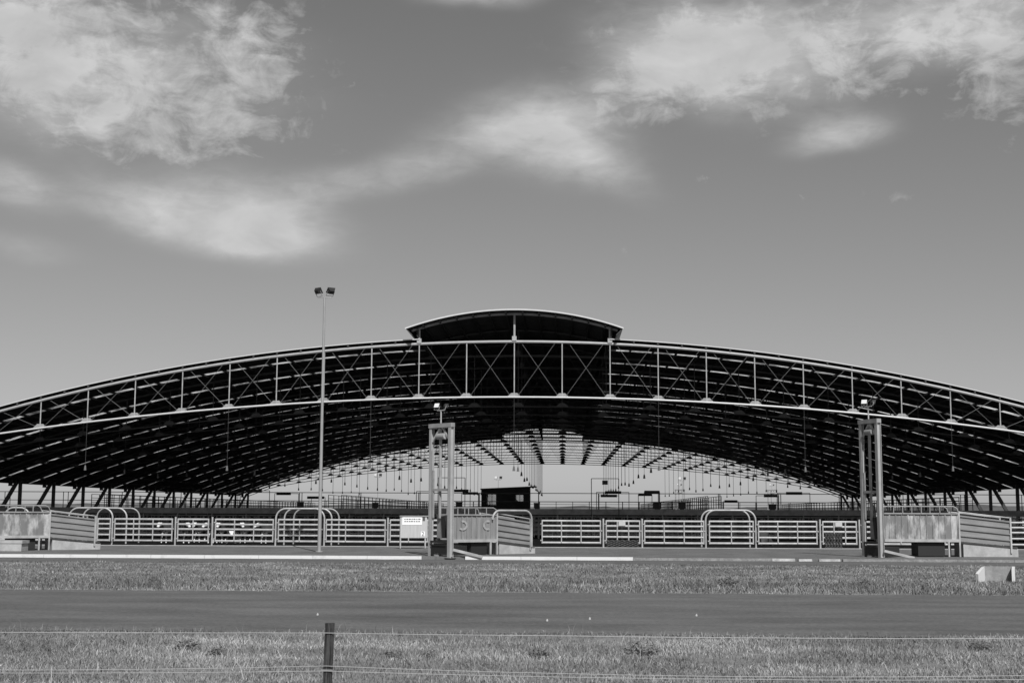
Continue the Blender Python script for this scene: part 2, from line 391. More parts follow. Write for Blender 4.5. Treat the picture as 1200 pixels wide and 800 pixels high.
# ------------------------------------------------------------------ catwalks
def catwalk(x0, y0, x1, y1, label, sp, posts=True, w=1.1, zd=2.55, th=.46, sup=2.45, rh=1.1, mids=(.45, .8), pr=.032):
    L = sqrt((x1-x0)**2+(y1-y0)**2); a = atan2(y1-y0, x1-x0)
    t = thing('catwalk', label, 'catwalk', (x0, y0, 0), a, 'raised catwalks over the pens')
    MB().box((L/2, 0, zd-.03), (L, w, .06)).build('deck', M['deck'], t)
    for s in (-1, 1): MB().box((L/2, s*(w/2+.03), zd-th/2), (L, .06, th)).build('edge_beam', M['deck_edge'], t)
    n = int(L/sp)
    pm = MB().tube([(0,0,0),(0,0,rh)], pr, 6).mesh('railing_post', M['dark_steel'])
    cnt = 0; ex = MB()
    for s in (-1, 1):
        for zz in mids+(rh,):
            MB().tube([(0, s*w/2, zd+zz), (L, s*w/2, zd+zz)], .024, 6).build('rail', M['dark_steel'], t)
        for i in range(n+1):
            if cnt < 98: link('railing_post', pm, t, (i*L/n, s*w/2, zd)); cnt += 1
            else: ex.tube([(i*L/n, s*w/2, zd), (i*L/n, s*w/2, zd+rh)], pr, 6)
    if ex.v: tag(ex.build('railing_post', M['dark_steel'], t), kind='stuff')
    sm = MB().tube([(0,0,ZA),(0,0,zd-.1)], .05, 6).mesh('support_column', M['galv_dull'])
    for i in range(int(L/sup)+1):
        if i < 98: link('support_column', sm, t, (i*sup, -w/2+.1, 0))
    return t
catwalk(-66, 113, 62, 113, 'long raised catwalk with pipe railing across the front of the shed', 4.9, mids=(.6,), rh=1.28, sup=2.85)
catwalk(-56, 176, 50, 176, 'far raised catwalk crossing the shed deep behind the agents hut', 2.1)
for x, lb in ((-39, 'raised catwalk running back into the shed, the leftmost of four'), (-19, 'raised catwalk running back into the shed behind the lamp pole'),
              (12.5, 'raised catwalk running back into the shed between the agents hut and the right tower'), (33, 'raised catwalk running back into the shed, the rightmost of four')):
    catwalk(x, 114, x, 212, lb, 1.9 if x not in (-19,) else 2.6, sup=8.5)

# ------------------------------------------------------------------ agents hut on the catwalk level
hutY = 150
hx0, hx1 = atx(564, hutY, 585), atx(621, hutY, 585); HW = hx1-hx0; zt0, zt1 = atz(564, 573.5, hutY), atz(621, 571, hutY); zb = 2.55
hut = thing('agents_hut', 'dark flat roofed hut with two windows raised on the catwalk level', 'hut', (hx0, hutY, 0))
wl = MB(); DP = 2.6
wa = [(.07, .34, 3.05, 4.25), (.70, .86, 3.4, 4.2)]
def wall_with(mb, y, flip=False):
    xs = [0, .6*1, 1.75, 3.85, 4.7, HW]; 
    zl, zh = 3.05, 4.25
    X = [0, .07*HW+.2, .31*HW, .70*HW, .87*HW, HW]
    zz = lambda x: zt0+(zt1-zt0)*x/HW
    for i in range(5):
        a, b = X[i], X[i+1]
        if i in (1, 3):
            z0, z1 = (3.1, 4.25) if i == 1 else (3.5, 4.2)
            mb.hexa([(a,y-.04,zb),(b,y-.04,zb),(b,y+.04,zb),(a,y+.04,zb)], [(a,y-.04,z0),(b,y-.04,z0),(b,y+.04,z0),(a,y+.04,z0)])
            mb.hexa([(a,y-.04,z1),(b,y-.04,z1),(b,y+.04,z1),(a,y+.04,z1)], [(a,y-.04,zz(a)),(b,y-.04,zz(b)),(b,y+.04,zz(b)),(a,y+.04,zz(a))])
        else:
            mb.hexa([(a,y-.04,zb),(b,y-.04,zb),(b,y+.04,zb),(a,y+.04,zb)], [(a,y-.04,zz(a)),(b,y-.04,zz(b)),(b,y+.04,zz(b)),(a,y+.04,zz(a))])
    return X
X = wall_with(wl, 0); wall_with(wl, DP)
for x in (0.04, HW-.04): 
    z = zt0 if x < 1 else zt1
    wl.hexa([(x-.04,.04,zb),(x+.04,.04,zb),(x+.04,DP-.04,zb),(x-.04,DP-.04,zb)], [(x-.04,.04,z),(x+.04,.04,z),(x+.04,DP-.04,z),(x-.04,DP-.04,z)])
wl.build('wall', M['black'], hut)
MB().hexa([(-.1,-.3,zt0+.004),(HW+.7,-.3,zt1+.05),(HW+.7,DP+.2,zt1+.05),(-.1,DP+.2,zt0+.004)], [(-.1,-.3,zt0+.12),(HW+.7,-.3,zt1+.16),(HW+.7,DP+.2,zt1+.16),(-.1,DP+.2,zt0+.12)]).build('roof', M['dark_steel'], hut)
MB().box((HW/2, DP/2, zb-.12), (HW+.2, DP+.2, .22)).build('floor_slab', M['dark_steel'], hut)
for y in (0, DP):
    for a, b, z0, z1 in ((X[1], X[2], 3.1, 4.25), (X[3], X[4], 3.5, 4.2)):
        fr = MB()
        for xx in (a+.02, b-.02, (a+b)/2): fr.box((xx, y, (z0+z1)/2), (.035, .03, z1-z0))
        w_ = fr.build('window', M['dark_steel'], hut)
        MB().box(((a+b)/2, y+.03, (z0+z1)/2), (b-a-.02, .008, z1-z0-.02)).build('pane', M['glass'], w_)
MB().beam((.55*HW, -.7, 4.15), (.98*HW, -.7, 2.6), .12, .2).build('stair_stringer', M['black'], hut)
for x in (.1, HW-.1):
    for y in (.1, DP-.1): MB().box((x, y, (ZA+zb-.2)/2), (.16, .16, zb-.2-ZA)).build('leg', M['dark_steel'], hut)

# ------------------------------------------------------------------ overhead frames, pen boards, boxes on the catwalks
def portal(p0, p1, py, Y, label, board=None, lamp=False, r=.03):
    a, b = at(p0, py, Y), at(p1, py, Y); zt = (a.z+b.z)/2
    t = thing('pen_sign_frame', label, 'sign frame', (a.x, Y, 0), 0, 'thin frames standing over the pens')
    w = b.x-a.x
    for x in (0, w): MB().tube([(x,0,ZA),(x,0,zt)], r, 6).build('upright', M['dark_steel'], t)
    MB().tube([(0,0,zt),(w,0,zt)], r, 6).build('crossbar', M['dark_steel'], t)
    if board:
        c, d = atx(board[0], Y, py)-a.x, atx(board[1], Y, py)-a.x
        MB().box(((c+d)/2, -.04, zt-.02), (d-c, .04, .26)).build('board', M['black'], t)
    if lamp: MB().box((w/2, 0, zt-.32), (.45, .3, .34)).build('loudspeaker', M['black'], t)
    return t
portal(693, 725, 560.5, 112, 'tall thin pipe frame with a dark box hung under its crossbar', None, True)
portal(513.5, 545, 559.5, 118, 'tall thin pipe frame rising between the left tower and the agents hut')
portal(699, 737, 576.5, 125, 'low wide pipe frame carrying a dark board, just right of the tall boxed frame', (709, 728))
portal(702, 725, 580.5, 135, 'low pipe frame with dark board, standing inside the tall boxed frame', (704, 723))
portal(748, 764, 579, 130, 'short pipe frame with a dark board, left of a taller twin', (748, 764))
portal(755, 773, 576, 121, 'short pipe frame with a dark board, right of a lower twin', (755, 773))
portal(279, 316, 574.5, 125, 'pipe frame with dark board near where the far left roof meets the ground', (288, 307))
portal(322, 350, 578, 135, 'pipe frame with dark board just left of the lamp pole', (324, 341))
portal(911, 949, 577.5, 125, 'pipe frame with dark board right of the far lift tower on the right side', (921, 940))
portal(886, 912, 580.5, 135, 'pipe frame with dark board between the two far lift towers', (895, 911))
portal(848, 865, 587, 140, 'low pipe frame with dark board right behind the right hoop gate', (849, 864))
portal(526, 551, 574.5, 130, 'pipe frame with dark board left of the agents hut, the higher of two', (531, 549))
portal(541, 562, 577.5, 140, 'pipe frame with dark board left of the agents hut, the lower of two', (542, 560))
portal(365, 381, 582.5, 140, 'low pipe frame with dark board straight behind the lamp pole', (360, 380))
portal(488, 508, 575.5, 128, 'pipe frame crossing behind the left lift tower columns')
boxm = [MB().box((0,0,.38),(.75,.5,.6)).mesh('body', M['black']), MB().box((0,0,.71),(.85,.6,.06)).mesh('lid', M['dark_steel']), MB().box((0,0,.04),(.5,.4,.08)).mesh('foot', M['dark_steel'])]
for p, lb in ((352, 'dark control box on the front catwalk, left of the lamp pole'), (440, 'dark control box on the front catwalk, right of the lamp pole'),
              (538, 'dark control box on the front catwalk between the left tower and the hut'), (629, 'dark control box on the front catwalk hard against the right end of the hut'),
              (770, 'dark control box on the front catwalk below the short sign frames'), (799, 'dark control box on the front catwalk below the far lift tower'),
              (905, 'dark control box on the front catwalk, rightmost of all')):
    t = thing('control_box', lb, 'control box', (atx(p, 113, 590), 113, 2.55), 0, 'control boxes along the front catwalk')
    t.scale = (random.uniform(.6, .85), .8, random.uniform(.6, .85))
    for m_ in boxm: link(m_.name.split('.')[0], m_, t)

# ------------------------------------------------------------------ front fence: five-rail cattle panels
ZR = [0.29, 0.64, 1.0, 1.3, 1.6]
def fy(x): return YF + (0.045*(-12-x) if x < -12 else 0)
def rail_mesh(w): return MB().tube([(0,0,0),(w,0,0)], .056, 8, sq=.42).mesh('rail', M['galv'], True)
def panel(px0, px1, label, ups=2, lattice=None, plate=False, m='galv', cat='cattle fence', group='five rail panels along the front fence', name='cattle_fence'):
    x0 = atx(px0, YF); y = fy(x0); x0 = atx(px0, y); x1 = atx(px1, fy(x0)); w = x1-x0
    ang = atan2(fy(x1)-fy(x0), w)
    t = thing(name, label, cat, (x0, fy(x0), ZA), ang, group)
    rm = rail_mesh(w)
    for z in ZR: link('rail', rm, t, (0, 0, z))
    sm = MB().box((0,0,(ZR[0]+ZR[-1])/2),(.07,.055,ZR[-1]-ZR[0]+.1)).mesh('stile', M['galv'])
    for x in (0.02, w-.02): link('stile', sm, t, (x, 0, 0))
    t.rotation_euler.y = random.uniform(-.004, .004); t.rotation_euler.x = random.uniform(-.02, .02)
    hm = MB().box((0,-.02,0),(.12,.08,.07)).mesh('hinge', M['galv_dull'])
    for z in (.42, 1.42): link('hinge', hm, t, (-.03, 0, z))
    link('latch', hm, t, (w+.03, 0, 1.02))
    um = MB().box((0,0,(ZR[0]+ZR[-1])/2),(.06,.04,ZR[-1]-ZR[0])).mesh('upright', M['galv'])
    for i in range(ups): link('upright', um, t, (w*(i+1)/(ups+1), -.04, 0))
    if lattice:
        mb = MB(); xa, xb, za, zb_ = lattice; n = 6; dx = (xb-xa)*w/n
        for i in range(-3, n):
            for sgn in (1, -1):
                a = xa*w + i*dx; h = zb_-za; p = [a, za]; q = [a+3*dx, zb_]
                if p[0] < xa*w: f = (xa*w-p[0])/(3*dx); p = [xa*w, za+h*f]
                if q[0] > xb*w: f = (xb*w-p[0])/(q[0]-p[0]) if q[0] > p[0] else 0; q = [xb*w, p[1]+(q[1]-p[1])*f]
                if sgn < 0: p[1] = za+zb_-p[1]; q[1] = za+zb_-q[1]
                mb.tube([(p[0], -.10-.02*sgn, p[1]), (q[0], -.10-.02*sgn, q[1])], .035, 5)
        mb.build('lattice_guard', M['dark_steel'], t)
    if plate: MB().box((w*.47, -.075, 1.45), (.42, .012, .26)).build('number_plate', M['sign_board'], t)
    return t
def fpost(px, h=1.72):
    x = atx(px, YF); y = fy(x); x = atx(px, y)
    t = thing('fence_post', 'galvanised round post between two cattle panels of the front fence', 'fence post', (x, y, ZA), 0, 'round posts of the front fence')
    MB().tube([(0,0,0),(0,0,h)], .055, 10).build('shaft', M['galv'], t, True)
    MB().tube([(0,0,h),(0,0,h+.03)], .062, 10).build('cap', M['galv'], t, True)
panel(-55, 12, 'galvanised cattle panel behind the left loading ramp, cut by the picture edge')
panel(18, 88, 'galvanised cattle panel mostly hidden behind the left loading ramp')
panel(114, 129.5, 'narrow galvanised five rail gate at the foot of the left loading ramp', 0, cat='gate', name='rail_gate', group='rail gates of the front fence')
panel(134, 203, 'galvanised cattle panel just right of the left ramp foot gate')
panel(208, 245, 'short galvanised cattle panel with one upright and white faced cattle behind', 1)
panel(252, 321, 'galvanised cattle panel left of the hoop gate by the lamp pole, cattle behind')
panel(326, 377, 'galvanised gate inside the hoops right behind the lamp pole', 1, cat='gate', name='rail_gate', group='rail gates of the front fence')
panel(382, 452, 'galvanised cattle panel between the lamp pole and the notice board')
panel(457, 523, 'galvanised cattle panel behind the notice board')
panel(529, 596, 'galvanised cattle panel seen under the middle loading ramp platform')
panel(635, 704, 'galvanised cattle panel at the foot of the middle loading ramp')
panel(710, 750, 'short galvanised gate with plate and a dark lattice along its foot only', 2, (0.02, .95, .08, .45), True, cat='gate', name='rail_gate', group='rail gates of the front fence')
panel(755, 825, 'galvanised cattle panel left of the right hoop gate')
panel(831, 883, 'galvanised gate inside the right pair of hoops', 1, cat='gate', name='rail_gate', group='rail gates of the front fence')
panel(888.5, 957.5, 'galvanised cattle panel right of the right hoop gate')
panel(964, 1004, 'short galvanised gate with plate and a dark lattice leaning on it, near the right tower', 2, (0.05, .56, .0, .95), True, cat='gate', name='rail_gate', group='rail gates of the front fence')
panel(1010, 1078, 'galvanised cattle panel behind the right lift tower')
panel(1084, 1152, 'galvanised cattle panel hidden behind the right loading ramp platform')
panel(1178, 1247, 'galvanised cattle panel right of the right loading ramp, cut by the picture edge')
for p in (15, 91, 205.5, 248.7, 454.5, 526, 599, 707, 752.5, 961, 1007, 1081, 1155, 1175): fpost(p)
# hoops
def hoop(px0, px1, Y, label, group='tall pipe hoops over the drafting gates', m='galv', H=2.28):
    x0, x1 = atx(px0, Y), atx(px1, Y); w = x1-x0; r = .62; pts = [(0,0,0)]
    for i in range(9): t = pi - i*pi/16; pts.append((r+r*cos(t), 0, H-r+r*sin(t)))
    for i in range(9): t = pi/2 - i*pi/16; pts.append((w-r+r*cos(t), 0, H-r+r*sin(t)))
    pts.append((w, 0, 0))
    o = MB().tube(pts, .052, 8).build('pipe_hoop', M[m], None, True, (x0, Y, ZA)); tag(o, label, 'hoop', group); return o
hoop(323, 380, 84.1, 'pale pipe hoop at the fence line right behind the lamp pole'); hoop(333, 388.5, 86.7, 'pale pipe hoop, second one back behind the lamp pole'); hoop(344, 397, 89.6, 'dull pipe hoop, third one back behind the lamp pole', m='galv_dull')
hoop(827, 885.6, 84.1, 'pale pipe hoop at the fence line in the right half of the fence'); hoop(822, 878.5, 86.7, 'pale pipe hoop set one step behind the right fence hoop')
hoop(80, 131.5, 85.6, 'pale pipe hoop over the left ramp foot gate'); hoop(97, 148, 88.0, 'pale pipe hoop one step behind the left ramp foot gate'); hoop(113, 163, 91.5, 'dull pipe hoop two steps behind the left ramp foot gate', m='galv_dull')
hoop(4, 34, 87, 'narrow pale pipe hoop showing above the left ramp cladding')

# interior pens, many identical panels in rows
def pen_mesh(w, h, m, ups):
    mb = MB()
    for z in (.3, .65, 1.0, 1.35, 1.7): mb.tube([(0,0,z*h/1.7),(w,0,z*h/1.7)], .04, 6, sq=.5)
    for i in range(ups+1): mb.box((w*i/ups, 0, h/2), (.075, .075, h+.1))
    return mb.mesh('pen_fence', m)
pmA = pen_mesh(3.4, 1.75, M['galv'], 3); pmB = pen_mesh(4.2, 1.75, M['galv_dull'], 2)
for Y in (114.5, 119, 126, 134, 146):
    half = 30+ (Y-84)*.36; x = -half-6
    while x < half:
        if not (-20.5 < x < -13.5 and Y < 93) and not (7.0 < x < 12.8 and Y < 93):
            tag(link('pen_fence', pmA, None, (x, Y+random.uniform(-.1,.1), ZA)), 'dull steel pen fence in a row crossing the shaded pens', 'pen fence', 'pen fences inside the shed')
        x += 3.46

for Y, h in ((152, 1.95), (171, 2.05)):  # solid dark screens added to blacken the view beneath the catwalks
    wm_ = MB().box((2.95, 0, h/2), (5.9, .05, h-.1)); [wm_.box((x_, -.04, h/2), (.1, .09, h)) for x_ in (.06, 3, 5.84)]
    wm_ = wm_.mesh('dark_screen', M['dark_steel'])
    for i in range(24):
        tag(link('dark_screen', wm_, None, (-74+6*i, Y, ZA)), 'added dark screen closing off the bright ground behind the pens', 'dark screen', 'added dark screens deep in the shed')
# ------------------------------------------------------------------ loading ramps
def loading_ramp(loc, phi, Lp, Lw, label, zt=1.93, zbm=.72, patched=True, marks=False, W=1.25):
    t = thing('loading_ramp', label, 'loading ramp', (loc[0], loc[1], ZA), phi, 'cattle loading ramps along the kerb')
    cm = M['clad'] if patched else M['clad_plain']
    for y in (0, W):
        mb = MB(); n = max(6, int(Lp/.29)); dx = Lp/n; s = -1 if y == 0 else 1
        for i in range(n):   # trapezoid ribbed sheet
            a = i*dx
            mb.hexa([(a,y-.012,zbm),(a+dx*.82,y-.012,zbm),(a+dx*.82,y+.012,zbm),(a,y+.012,zbm)], [(a,y-.012,zt),(a+dx*.82,y-.012,zt),(a+dx*.82,y+.012,zt),(a,y+.012,zt)])
            b = a+dx*.82
            mb.hexa([(b,y-.012+s*.035,zbm),(a+dx,y-.012+s*.035,zbm),(a+dx,y+.012+s*.035,zbm),(b,y+.012+s*.035,zbm)], [(b,y-.012+s*.035,zt),(a+dx,y-.012+s*.035,zt),(a+dx,y+.012+s*.035,zt),(b,y+.012+s*.035,zt)])
        mb.build('side_cladding', cm, t)
        MB().box((Lp/2, y+s*.03, zt+.03), (Lp, .12, .06)).build('top_rail', M['galv_dull'], t)
        MB().box((Lp/2, y+s*.03, zbm-.03), (Lp, .12, .14)).build('bottom_rail', M['galv'] if y == 0 else M['galv_dull'], t)
        # walkway rail above
        pts = [(.2, y+s*.1, zt+.38), (Lp-.25, y+s*.1, zt+.38), (Lp-.08, y+s*.1, zt+.3), (Lp, y+s*.1, zt+.1)]
        MB().tube(pts, .028, 6).build('handrail', M['galv_dull'], t, True)
        for f in (.25, .5, .75): MB().tube([(Lp*f, y+s*.1, zt), (Lp*f, y+s*.1, zt+.38)], .025, 6).build('handrail_post', M['galv_dull'], t)
        for xx in (Lp*.86, Lp+.03):
            MB().box((xx, y+s*.06, (zbm if xx < Lp else zt+.15)/2), (.075, .075, (zbm if xx < Lp else zt+.15))).build('leg', M['galv'], t)
        # lapped side boards of the sloping race
        mb = MB(); nb = 4; z0b, z0t, z1b, z1t = zbm-.05, zt-.05, zbm-.28, zt-.33; xa, xb = Lp+.08, Lp+Lw
        for i in range(nb):
            f0, f1 = i/nb, (i+1)/nb
            a0, a1 = z0b+(z0t-z0b)*f0, z0b+(z0t-z0b)*f1-.02; b0, b1 = z1b+(z1t-z1b)*f0, z1b+(z1t-z1b)*f1-.02
            mb.hexa([(xa,y-.012,a0),(xb,y-.012,b0),(xb,y+.012,b0),(xa,y+.012,a0)], [(xa,y-.012,a1),(xb,y-.012,b1),(xb,y+.012,b1),(xa,y+.012,a1)])
            ya, yb = (y+.006, y+.08) if s > 0 else (y-.08, y-.006)
            mb.hexa([(xa,ya,a1-.05),(xb,ya,b1-.05),(xb,yb,b1-.05),(xa,yb,a1-.05)], [(xa,ya,a1+.021),(xb,ya,b1+.021),(xb,yb,b1+.021),(xa,yb,a1+.021)])
        mb.build('side_boards', M['board'], t)
        MB().tube([(xa, y, z0t+.16), (xb, y, z1t+.16)], .03, 6).build('sloping_rail', M['galv'], t)
        MB().box((xb, y+s*.05, (z1t+.16)/2+.1), (.08, .07, z1t)).build('end_post', M['galv'], t)
        MB().beam((xa, y+s*.02, z0b-.06), (xb+.3, y+s*.02, z1b-.085), .1, .07).build('sill_beam', M['dark_steel'], t)
    # hoop over the race
    MB().box((Lp/2, W/2, zbm-.02), (Lp-.1, W-.1, .07)).build('platform_floor', M['dark_steel'], t)
    MB().box((Lp*.64, W/2, zbm/2-.03), (Lp*.36, W-.2, zbm-.12)).build('pump_box', M['black'], t)
    c = MB(); a, b = Lp+.22, Lp+Lw+.35
    c.hexa([(a,-.02,0),(b,-.02,0),(b,W+.02,0),(a,W+.02,0)], [(a,-.02,zbm-.17),(b,-.02,zbm-.42),(b,W+.02,zbm-.42),(a,W+.02,zbm-.17)])
    c.build('concrete_base', M['concrete'], t)
    if marks:
        for cx, a0, a1 in ((Lp*.22, -2.3, 1.9), (Lp*.80, 1.1, 5.1)):
            mb = MB(); n = 14; ro, ri = .25, .15; cz = (zt+zbm)/2+.12
            for i in range(n):
                u, v = a0+(a1-a0)*i/n, a0+(a1-a0)*(i+1)/n
                k = 1.25
                f = lambda r_, g: (cx+r_*k*cos(g), cz+r_*sin(g))
                pA, pB, pC, pD = f(ro,u), f(ro,v), f(ri,v), f(ri,u)
                mb.hexa([(pA[0],-.058,pA[1]),(pB[0],-.058,pB[1]),(pB[0],-.052,pB[1]),(pA[0],-.052,pA[1])], [(pD[0],-.058,pD[1]),(pC[0],-.058,pC[1]),(pC[0],-.052,pC[1]),(pD[0],-.052,pD[1])])
            mb.build('faded_letter', M['pale_paint'], t)
    return t
pm_ = at(530, 648, 67.6)
midr = loading_ramp((atx(530, 67.4), 67.4), radians(42), 2.75, 2.25, 'loading ramp beside the left lift tower, two faded letters on its cladding', marks=True, patched=False)
rr = loading_ramp((atx(1036, 68.6), 68.6), radians(4), 3.7, 2.6, 'loading ramp beside the right lift tower, cladding blotched with bleached patches', zt=2.08, zbm=.82)
lx = atx(57, 73.0); phi = radians(38)
lr = loading_ramp((lx-3.6*cos(phi), 73.0-3.6*sin(phi)), phi, 3.6, 2.5, 'loading ramp at the left picture edge with stained grey cladding', zt=1.98, zbm=.74)
# pale round-cornered hoop on the middle ramp race
u = Vector((cos(radians(42)), sin(radians(42)), 0))
t = midr
pts = []
H = 2.18; a, b, r = 2.45, 2.75+2.28, .45
for i in range(7): g = pi - i*pi/12; pts.append((a+r+r*cos(g), -.12, H-r+r*sin(g)))
for i in range(7): g = pi/2 - i*pi/12; pts.append((b-r+r*cos(g), -.12, H-r+r*sin(g)))
pts.append((b, -.12, .35))
MB().tube(pts, .05, 8).build('hoop_rail', M['galv'], t, True)
# concrete dock block under the left platform
blk = MB().box((0,0,.2),(1.9,.9,.4)); blk.box((0,0,.475),(2.0,.96,.15))
tag(blk.build('dock_block', M['concrete'], None, False, (atx(8, 71, 640), 71, ZA)), 'grey concrete block with a pale top under the left loading ramp', 'concrete block')

# ------------------------------------------------------------------ floodlight shape
def floodlight(parent, loc, rz, tilt, s=1.0, bright=True):
    mb = MB(); a, b, d = .30*s, .17*s, .30*s
    R = Matrix.Rotation(rz, 3, 'Z') @ Matrix.Rotation(tilt, 3, 'X'); L0 = Vector(loc)
    tf = lambda p: L0 + R @ Vector(p)
    mb.hexa([tf((-a,-d/2,-a*.8)), tf((a,-d/2,-a*.8)), tf((b,d/2,-b*.8)), tf((-b,d/2,-b*.8))], [tf((-a,-d/2,a*.8)), tf((a,-d/2,a*.8)), tf((b,d/2,b*.8)), tf((-b,d/2,b*.8))])
    o = mb.build('floodlight', M['black'], parent)
    e = a*.9
    g = MB().hexa([tf((-e,-d/2-.012,-e*.8)), tf((e,-d/2-.012,-e*.8)), tf((e,-d/2-.004,-e*.8)), tf((-e,-d/2-.004,-e*.8))], [tf((-e,-d/2-.012,e*.8)), tf((e,-d/2-.012,e*.8)), tf((e,-d/2-.004,e*.8)), tf((-e,-d/2-.004,e*.8))])
    g.build('lens', M['lens_glint'] if bright else M['dark_steel'], o)
    br = MB().tube([tf((-a*.9,0,0)), tf((-a*.9,0,-a*1.35)), tf((a*.9,0,-a*1.35)), tf((a*.9,0,0))], .025*s, 6); br.build('bracket', M['galv_dull'], o)
    return o

# ------------------------------------------------------------------ lift towers
def lift_tower(pr, pl, H, label, ztie=3.25, light=True):
    pr = Vector(pr); pl = Vector(pl); c = (pr+pl)/2; a = atan2(pr.y-pl.y, pr.x-pl.x); w = (pr-pl).length/2
    t = thing('lift_tower', label, 'lift tower', (c.x, c.y, 0.05), a, 'lift towers of the loading ramps')
    for x, d in ((w, .23), (-w, .19)):
        mb = MB()   # H-section column
        mb.box((x, -d/2+.01, H/2), (d*.9, .02, H)); mb.box((x, d/2-.01, H/2), (d*.9, .02, H)); mb.box((x, 0, H/2), (.03, d-.04, H))
        mb.box((x-math.copysign(.10,x), 0, H/2-.4), (.02, d*.5, H-1.2))
        mb.build('column', M['grey_steel'], t)
        MB().box((x, 0, .015), (d*1.7, d*1.7, .03)).build('base_plate', M['dark_steel'], t)
    MB().box((0, 0, H+.10), (2*w+.22, .26, .20)).build('crossbeam', M['galv_dull'], t)
    for s in (-1, 1): MB().beam((s*(w-.12), 0, H-.62), (s*(w-.62), 0, H-.03), .08, .08, (0,1,0)).build('corner_brace', M['galv'], t)
    MB().tube([(-w*.42, 0, H-.42), (w*.42, 0, H-.42)], .15, 12).build('winch_drum', M['galv_dull'], t, True)
    MB().tube([(-w*.25, .1, 1.9), (-w*.25, .1, H-.02)], .07, 8).build('guide_pole', M['galv_dull'], t, True)
    MB().box((0, .0, ztie), (2*w-.28, .1, .12)).build('cross_tie', M['galv_dull'], t)
    for s in (-1, 1): MB().box((s*(w-.16), 0, ztie-.2), (.08, .08, 2.3)).build('slide', M['galv_dull'], t)
    mb = MB().box((0, .55, .38), (2*w-.35, 1.3, .42)); mb.box((0, -.1, .78), (2*w-.3, .12, .10)); mb.box((0, -.12, .62), (2*w-.34, .06, .05))
    mb.build('lift_platform', M['black'], t)
    MB().box((0, .2, 1.5), (2*w-.5, .05, 1.1)).build('tail_gate', M['clad_plain'], t)
    MB().beam((0, .14, 2.0), (.12, .14, .98), .22, .06, (0,1,0)).build('gate_latch', M['black'], t)
    dv = Matrix.Rotation(-a, 3, 'Z') @ Vector((1.4, -.12, 0))
    MB().beam((w+.16, .05, .42), (w+.16+dv.x, .05+dv.y, .09), .12, .12).build('foot_brace', M['galv'], t)
    MB().box((-w*.25, 0, .16), (.3, .2, .2)).build('hydraulic_foot', M['galv'], t)
    if light:
        MB().tube([(-.05, 0, H+.22), (-.05, 0, H+.82)], .035, 6).build('light_mast', M['galv'], t)
        MB().box((-.05, 0, H+.84), (.55, .06, .05)).build('light_arm', M['galv'], t)
        floodlight(t, (-.33, 0, H+1.06), -a-.5, radians(-25), .5, True)
        floodlight(t, (.24, .05, H+1.06), -a+1.9, radians(20), .5, False)
    return t
lift_tower((atx(527.5, 65.55, 655), 65.55, 0), (atx(504.5, 66.6, 652), 66.6, 0), 6.25, 'tall two column steel lift tower left of centre beside the notice board')
lift_tower((atx(1033, 67.3, 653), 67.3, 0), (atx(1013.5, 68.5, 652), 68.5, 0), 6.6, 'tall two column steel lift tower on the right beside the blotched ramp')
def far_tower(px, label):
    x = atx(px, 247, 590); lift_tower((x+.75, 247, 0), (x-.75, 247.6, 0), 6.3, label)
far_tower(797, 'small distant lift tower beyond the shed, the nearer to the centre'); far_tower(905.5, 'small distant lift tower beyond the shed, the one further right')

# ------------------------------------------------------------------ lamp poles
def lamp_pole(loc, h, r0, r1, label, heads, s=1.0):
    t = thing('lamp_pole', label, 'lamp pole', loc, 0, 'floodlight poles')
    MB().tube([(0,0,.02),(0,0,h*.5),(0,0,h)], r0, 12, r2=r1).build('shaft', M['galv_pole'], t, True)
    MB().tube([(0,0,0),(0,0,.05)], r0*2, 12).build('base_flange', M['galv_dull'], t)
    MB().box((0,0,h+.02), (1.05*s, .07, .06)).build('cross_arm', M['galv_dull'], t)
    for x, rz, tl, b in heads: floodlight(t, (x*s, 0, h+.02+.44*s), rz, tl, s, b)
    return t
pb = at(374, 646.5, 71.9)
lamp_pole((pb.x, 71.9, ZA), 13.45, .10, .055, 'tall slim floodlight pole standing on the apron before the fence', [(-.50, 2.5, -.55, False), (.48, -2.5, -.75, False)], .74)
for px, py, lab in ((443, 559, 'slender distant floodlight pole seen right of the near lamp pole'), (584, 562, 'slender distant floodlight pole rising behind the agents hut'), (799.5, 563, 'slender distant floodlight pole beside the far lift tower')):
    q = at(px, py, 262); lamp_pole((q.x, 262, 0), q.z, .07, .05, lab, [(-.42, -.4, radians(-10), True), (.42, .9, radians(5), False)], 1.0)

# ------------------------------------------------------------------ notice board
nb = at(468.5, 642, 79.2); ne = at(500.5, 640.5, 79.9)
t = thing('notice_board', 'pale metal notice board on two legs with a white label and number two', 'notice board', (nb.x, nb.y, ZA), atan2(ne.y-nb.y, ne.x-nb.x))
W = (ne-nb).length
MB().box((W/2, 0, 1.22), (W-.06, .05, 1.22)).build('panel', M['sign_board'], t)
MB().box((W/2, 0, 1.87), (W+.1, .16, .05)).build('top_cap', M['galv_dull'], t)
for x in (0.03, W-.12): MB().box((x, .02, .95), (.075, .07, 1.85)).build('leg', M['galv'], t)
lab = MB().box((W*.43, -.036, 1.58), (W*.72, .015, .44)).build('label_plate', M['sign_white'], t)
tx = MB()
for row, z in ((0, 1.69), (1, 1.56)):
    x = W*.12 + .04
    tx.box((W*.12+.04+W*.3, -.046, z-.03), (W*.62, .003, .006))
    while x < W*.73:
        wd = random.uniform(.05, .13); tx.box((x+wd/2, -.046, z), (wd, .004, .055)); x += wd+random.uniform(.03, .06)
tx.build('lettering', M['ink'], lab)
fc = bpy.data.curves.new('digit', 'FONT'); fc.body = '2'; fc.size = .34; fc.extrude = .004
fo = bpy.data.objects.new('digit', fc); col.objects.link(fo)
bpy.context.view_layer.update()
